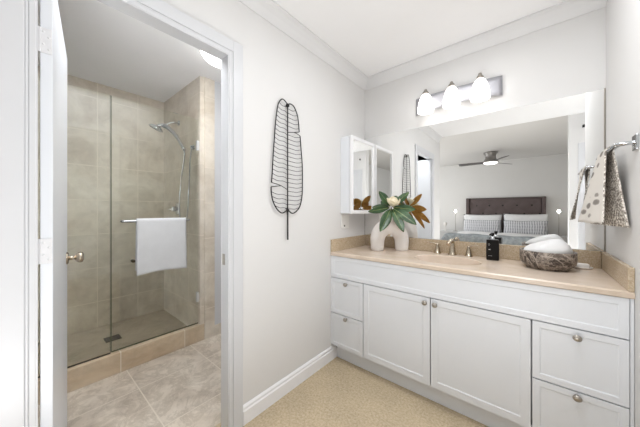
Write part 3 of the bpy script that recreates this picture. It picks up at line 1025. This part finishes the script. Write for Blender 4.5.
hose = [(-1.275, YR - .065, 1.77), (-1.30, YR - .055, 1.70), (-1.40, YR - .045, 1.5), (-1.455, YR - .04, 1.28), (-1.44, YR - .04, 1.12), (-1.36, YR - .04, 1.06), (-1.27, YR - .04, 1.16), (-1.235, YR - .04, 1.40), (-1.225, YR - .03, 1.70), (-1.225, YR - .012, 1.80)]
tube(b, bez(hose, 8), .0065, 8); obj('hose', b, M_chrome, sh)
b = bmn(); lathe(b, [(0, 0), (.026, 0), (.026, .006), (.014, .012), (.014, .03), (0, .03)], (-1.225, YR, 1.80), axis=(0, -1, 0), seg=20); obj('hose_outlet', b, M_chrome, sh)
sv = thing('shower_valve', 'chrome shower valve with a lever on the tiled side wall', 'valve', (-1.597, YR, 1.215))
b = bmn(); lathe(b, [(0, 0), (.058, 0), (.062, .004), (.055, .012), (.03, .018), (0, .018)], (-1.597, YR, 1.215), axis=(0, -1, 0), seg=32); obj('escutcheon', b, M_chrome, sv)
b = bmn(); lathe(b, [(.026, .014), (.026, .05), (.022, .06), (0, .062)], (-1.597, YR, 1.215), axis=(0, -1, 0), seg=24)
tube(b, [(-1.597, YR - .05, 1.215), (-1.65, YR - .06, 1.212), (-1.69, YR - .064, 1.21)], [.012, .009, .007], 10); obj('lever', b, M_chrome, sv)
b = bmn(); DRM = Matrix.Translation((-1.613, -1.625, .06)) @ Matrix.Rotation(R(0), 4, 'Z')
box(b, -.055, .055, -.055, .055, 0, .004, .001, M=DRM)
for i in range(6): box(b, -.045, .045, -.043 + i * .016, -.036 + i * .016, .0035, .006, M=DRM)
tag(obj('floor_drain', b, M_drain, loc=(-1.613, -1.625, .06)), 'dark square drain in the shower floor', 'drain')

cl = thing('ceiling_lamp', 'round flush ceiling lamp glowing over the shower room', 'ceiling light', (-.60, -1.13, H))
b = bmn(); lathe(b, [(0, 0), (.175, 0), (.178, -.012), (.170, -.02), (0, -.02)], (-.60, -1.13, H), seg=40); obj('base', b, M_trim, cl)
b = bmn(); lathe(b, [(.168, -.018), (.165, -.035), (.145, -.062), (.10, -.082), (.05, -.09), (0, -.092)], (-.60, -1.13, H), seg=40); obj('dome', b, M_dome_glow, cl)

# ------------------------------------------------------------------ bedroom (seen in the mirror)
bed = thing('bed', 'wide bed with tufted taupe headboard and white bedding, reflected in the mirror', 'bed', (.64, -5.0, 0))
b = bmn(); box(b, -.195, 1.48, -6.045, -5.965, .1, 1.535, .012)
box(b, -.195, -.12, -5.968, -5.90, .1, 1.535, .012); box(b, 1.405, 1.48, -5.968, -5.90, .1, 1.535, .012); hb = obj('headboard', b, M_headboard, bed)
b = bmn()


def hbpad(u, v):
    x = -.12 + 1.525 * u; z = .4 + 1.10 * v; y = -5.957
    return (x, y - .0 + .012 * abs(math.sin(math.pi * (u * 5 + v * 3))) * abs(math.sin(math.pi * (u * 5 - v * 3))), z)


sheet(b, lambda u, v: Vector(hbpad(1 - u, v)), 60, 40, .02, (0, 0)); obj('tufted_pad', b, M_headboard, hb)
for row, zz in enumerate((1.33, 1.12)):
    for i in range(5):
        x = .64 + (i - 2) * .29 + (.145 if row else 0)
        b = bmn(); lathe(b, [(0, .014), (.014, .011), (.022, 0)], (x, -5.95, zz), axis=(0, 1, 0), seg=12); obj('tuft_button', b, M_black, hb)
b = bmn(); box(b, -.16, 1.44, -5.90, -3.98, .12, .36, .02); obj('base', b, M_headboard, bed)
b = bmn(); box(b, -.18, 1.46, -5.90, -3.95, .34, .60, .05, 3); obj('mattress', b, M_bed_white, bed)
b = bmn()


def duvet(u, v):
    x = -.24 + 1.76 * u; y = -5.40 + 1.47 * v
    e = max(0, abs(u - .5) * 2 - .9) / .1; f = max(0, (v - .94) / .06)
    z = .645 - .22 * e * e - .22 * f * f + .006 * math.sin(x * 9) * math.cos(y * 7)
    return (x, y, z)


sheet(b, duvet, 40, 30, .03, (0, 0)); obj('duvet', b, M_bed_white, bed)
b = bmn()


def throw(u, v):
    x = -.36 + 2.0 * u; y = -4.22 + .33 * v
    e = max(0, abs(u - .5) * 2 - .86) / .14; f = max(0, (v - .9) / .1)
    return (x, y, .677 - .25 * e * e - .2 * f * f + .007 * math.sin(x * 14 + y * 5))


sheet(b, throw, 44, 16, .02, (0, 0)); th_ = obj('throw_blanket', b, M_throw, loc=(.64, -4.3, .66)); tag(th_, 'grey blue throw blanket across the foot of the bed', 'blanket')


def pillow(name, label, cat, c, sx, sz, th, tilt, mat, group):
    b = bmn()
    Mx = Matrix.Translation(c) @ Matrix.Rotation(tilt, 4, 'X')
    n_ = 20; m_ = 12
    for sgn in (1, -1):
        g = []
        for i in range(n_ + 1):
            row = []
            for j in range(m_ + 1):
                u, v = 2 * i / n_ - 1, 2 * j / m_ - 1
                pin = 1 - .07 * (1 - u * u) * (v * v) - .05 * (1 - v * v) * u * u
                t = th / 2 * max(0, (1 - abs(u) ** 3.2)) ** .5 * max(0, (1 - abs(v) ** 2.6)) ** .5
                row.append(b.verts.new(Mx @ Vector((u * sx / 2 * pin, sgn * t, v * sz / 2 * pin + sz / 2))))
            g.append(row)
        for i in range(n_):
            for j in range(m_):
                f = b.faces.new((g[i][j], g[i + 1][j], g[i + 1][j + 1], g[i][j + 1])); f.smooth = True
    bmesh.ops.remove_doubles(b, verts=b.verts, dist=.0005); bmesh.ops.recalc_face_normals(b, faces=b.faces)
    return tag(obj(name, b, mat, loc=c), label, cat, group)


pillow('bed_pillow', 'large white pillow against the left half of the reflected headboard', 'pillow', Vector((.20, -5.76, .602)), .88, .50, .17, R(8), M_bed_white, 'white bed pillows')
pillow('bed_pillow', 'large white pillow against the right half of the reflected headboard', 'pillow', Vector((1.09, -5.76, .602)), .86, .52, .17, R(8), M_bed_white, 'white bed pillows')
pillow('lumbar_pillow', 'grey striped lumbar cushion in front of the left white pillow', 'cushion', Vector((.21, -5.585, .602)), .84, .36, .13, R(12), M_lumbar, 'striped lumbar cushions')
pillow('lumbar_pillow', 'grey striped lumbar cushion in front of the right white pillow', 'cushion', Vector((1.09, -5.585, .602)), .84, .36, .13, R(12), M_lumbar, 'striped lumbar cushions')


def nightstand(x0, x1, label):
    t = thing('nightstand', label, 'nightstand', ((x0 + x1) / 2, -5.78, 0), 'nightstands beside the bed')
    b = bmn(); box(b, x0, x1, -6.0, -5.52, .59, .62, .004); obj('top', b, M_table, t)
    b = bmn(); box(b, x0 + .015, x1 - .015, -5.99, -5.54, .2, .59); bd = obj('body', b, M_table, t)
    for z in (.215, .405):
        b = bmn(); box(b, x0 + .03, x1 - .03, -5.545, -5.525, z, z + .175, .003); d = obj('drawer', b, M_table, bd)
    for (x, y) in ((x0 + .04, -5.96), (x1 - .04, -5.96), (x0 + .04, -5.57), (x1 - .04, -5.57)):
        b = bmn(); box(b, x - .015, x + .015, y - .015, y + .015, 0, .2); obj('leg', b, M_table, t)


def lamp(x, y, label):
    t = thing('table_lamp', label, 'lamp', (x, y, .62), 'slim bedside lamps')
    b = bmn(); lathe(b, [(0, 0), (.06, 0), (.062, .006), (.05, .012), (.01, .016), (0, .016)], (x, y, .62), seg=24); obj('base', b, M_pewter, t)
    b = bmn(); tube(b, [(x, y, .632), (x, y, 1.14)], .006, 8); obj('stem', b, M_nickel, t)
    b = bmn(); lathe(b, [(0, -.045), (.018, -.032), (.030, -.008), (.030, .008), (.02, .028), (0, .034)], (x, y, 1.18), seg=20); obj('bulb', b, M_bulb, t)


nightstand(-.83, -.25, 'pale grey nightstand left of the reflected bed')
nightstand(1.54, 2.05, 'pale grey nightstand right of the reflected bed')
lamp(-.42, -5.72, 'slim lit bedside lamp on the left nightstand')
lamp(1.69, -5.72, 'slim lit bedside lamp on the right nightstand')
b = bmn(); lathe(b, [(0, 0), (.03, 0), (.012, .012), (.010, .10), (.03, .14), (.05, .19), (.05, .23), (.02, .25), (0, .25)], (-.68, -5.7, .62), seg=20)
tag(obj('small_vase', b, M_whitecer, loc=(-.68, -5.7, .62)), 'small white footed vase on the left nightstand', 'vase')

fan = thing('ceiling_fan', 'grey hugger ceiling fan with a lit bowl over the bed', 'ceiling fan', (.505, -4.75, HB))
fc_ = Vector((.505, -4.75, HB))
b = bmn(); lathe(b, [(0, 0), (.135, 0), (.135, -.03), (.115, -.045), (.10, -.09), (.105, -.14), (.135, -.19), (.15, -.215), (.15, -.235), (0, -.235)], fc_, seg=36); obj('motor_housing', b, M_pewter, fan)
b = bmn(); lathe(b, [(.135, -.234), (.13, -.25), (.10, -.266), (.05, -.272), (0, -.274)], fc_, seg=32); obj('light_bowl', b, M_fanlight, fan)
for a in (180, 60, -60):
    Mb = Matrix.Translation(fc_ + Vector((0, 0, -.225))) @ Matrix.Rotation(R(a), 4, 'Z') @ Matrix.Rotation(R(-13), 4, 'X')
    b = bmn()
    sheet(b, lambda u, v: Mb @ Vector((.13 + .51 * u, (v - .5) * (.10 + .045 * u) * (1 if u < .95 else .8), 0)), 12, 4, .008, (0, 0)); obj('blade', b, M_blade, fan)

b = bmn(); box(b, 1.722, 1.745, YO, YO + .022, 2.25, 2.285, .004)
tag(obj('wall_sensor', b, M_black, loc=(1.73, YO, 2.26)), 'small dark sensor high on the wall seen at the mirror edge', 'sensor')
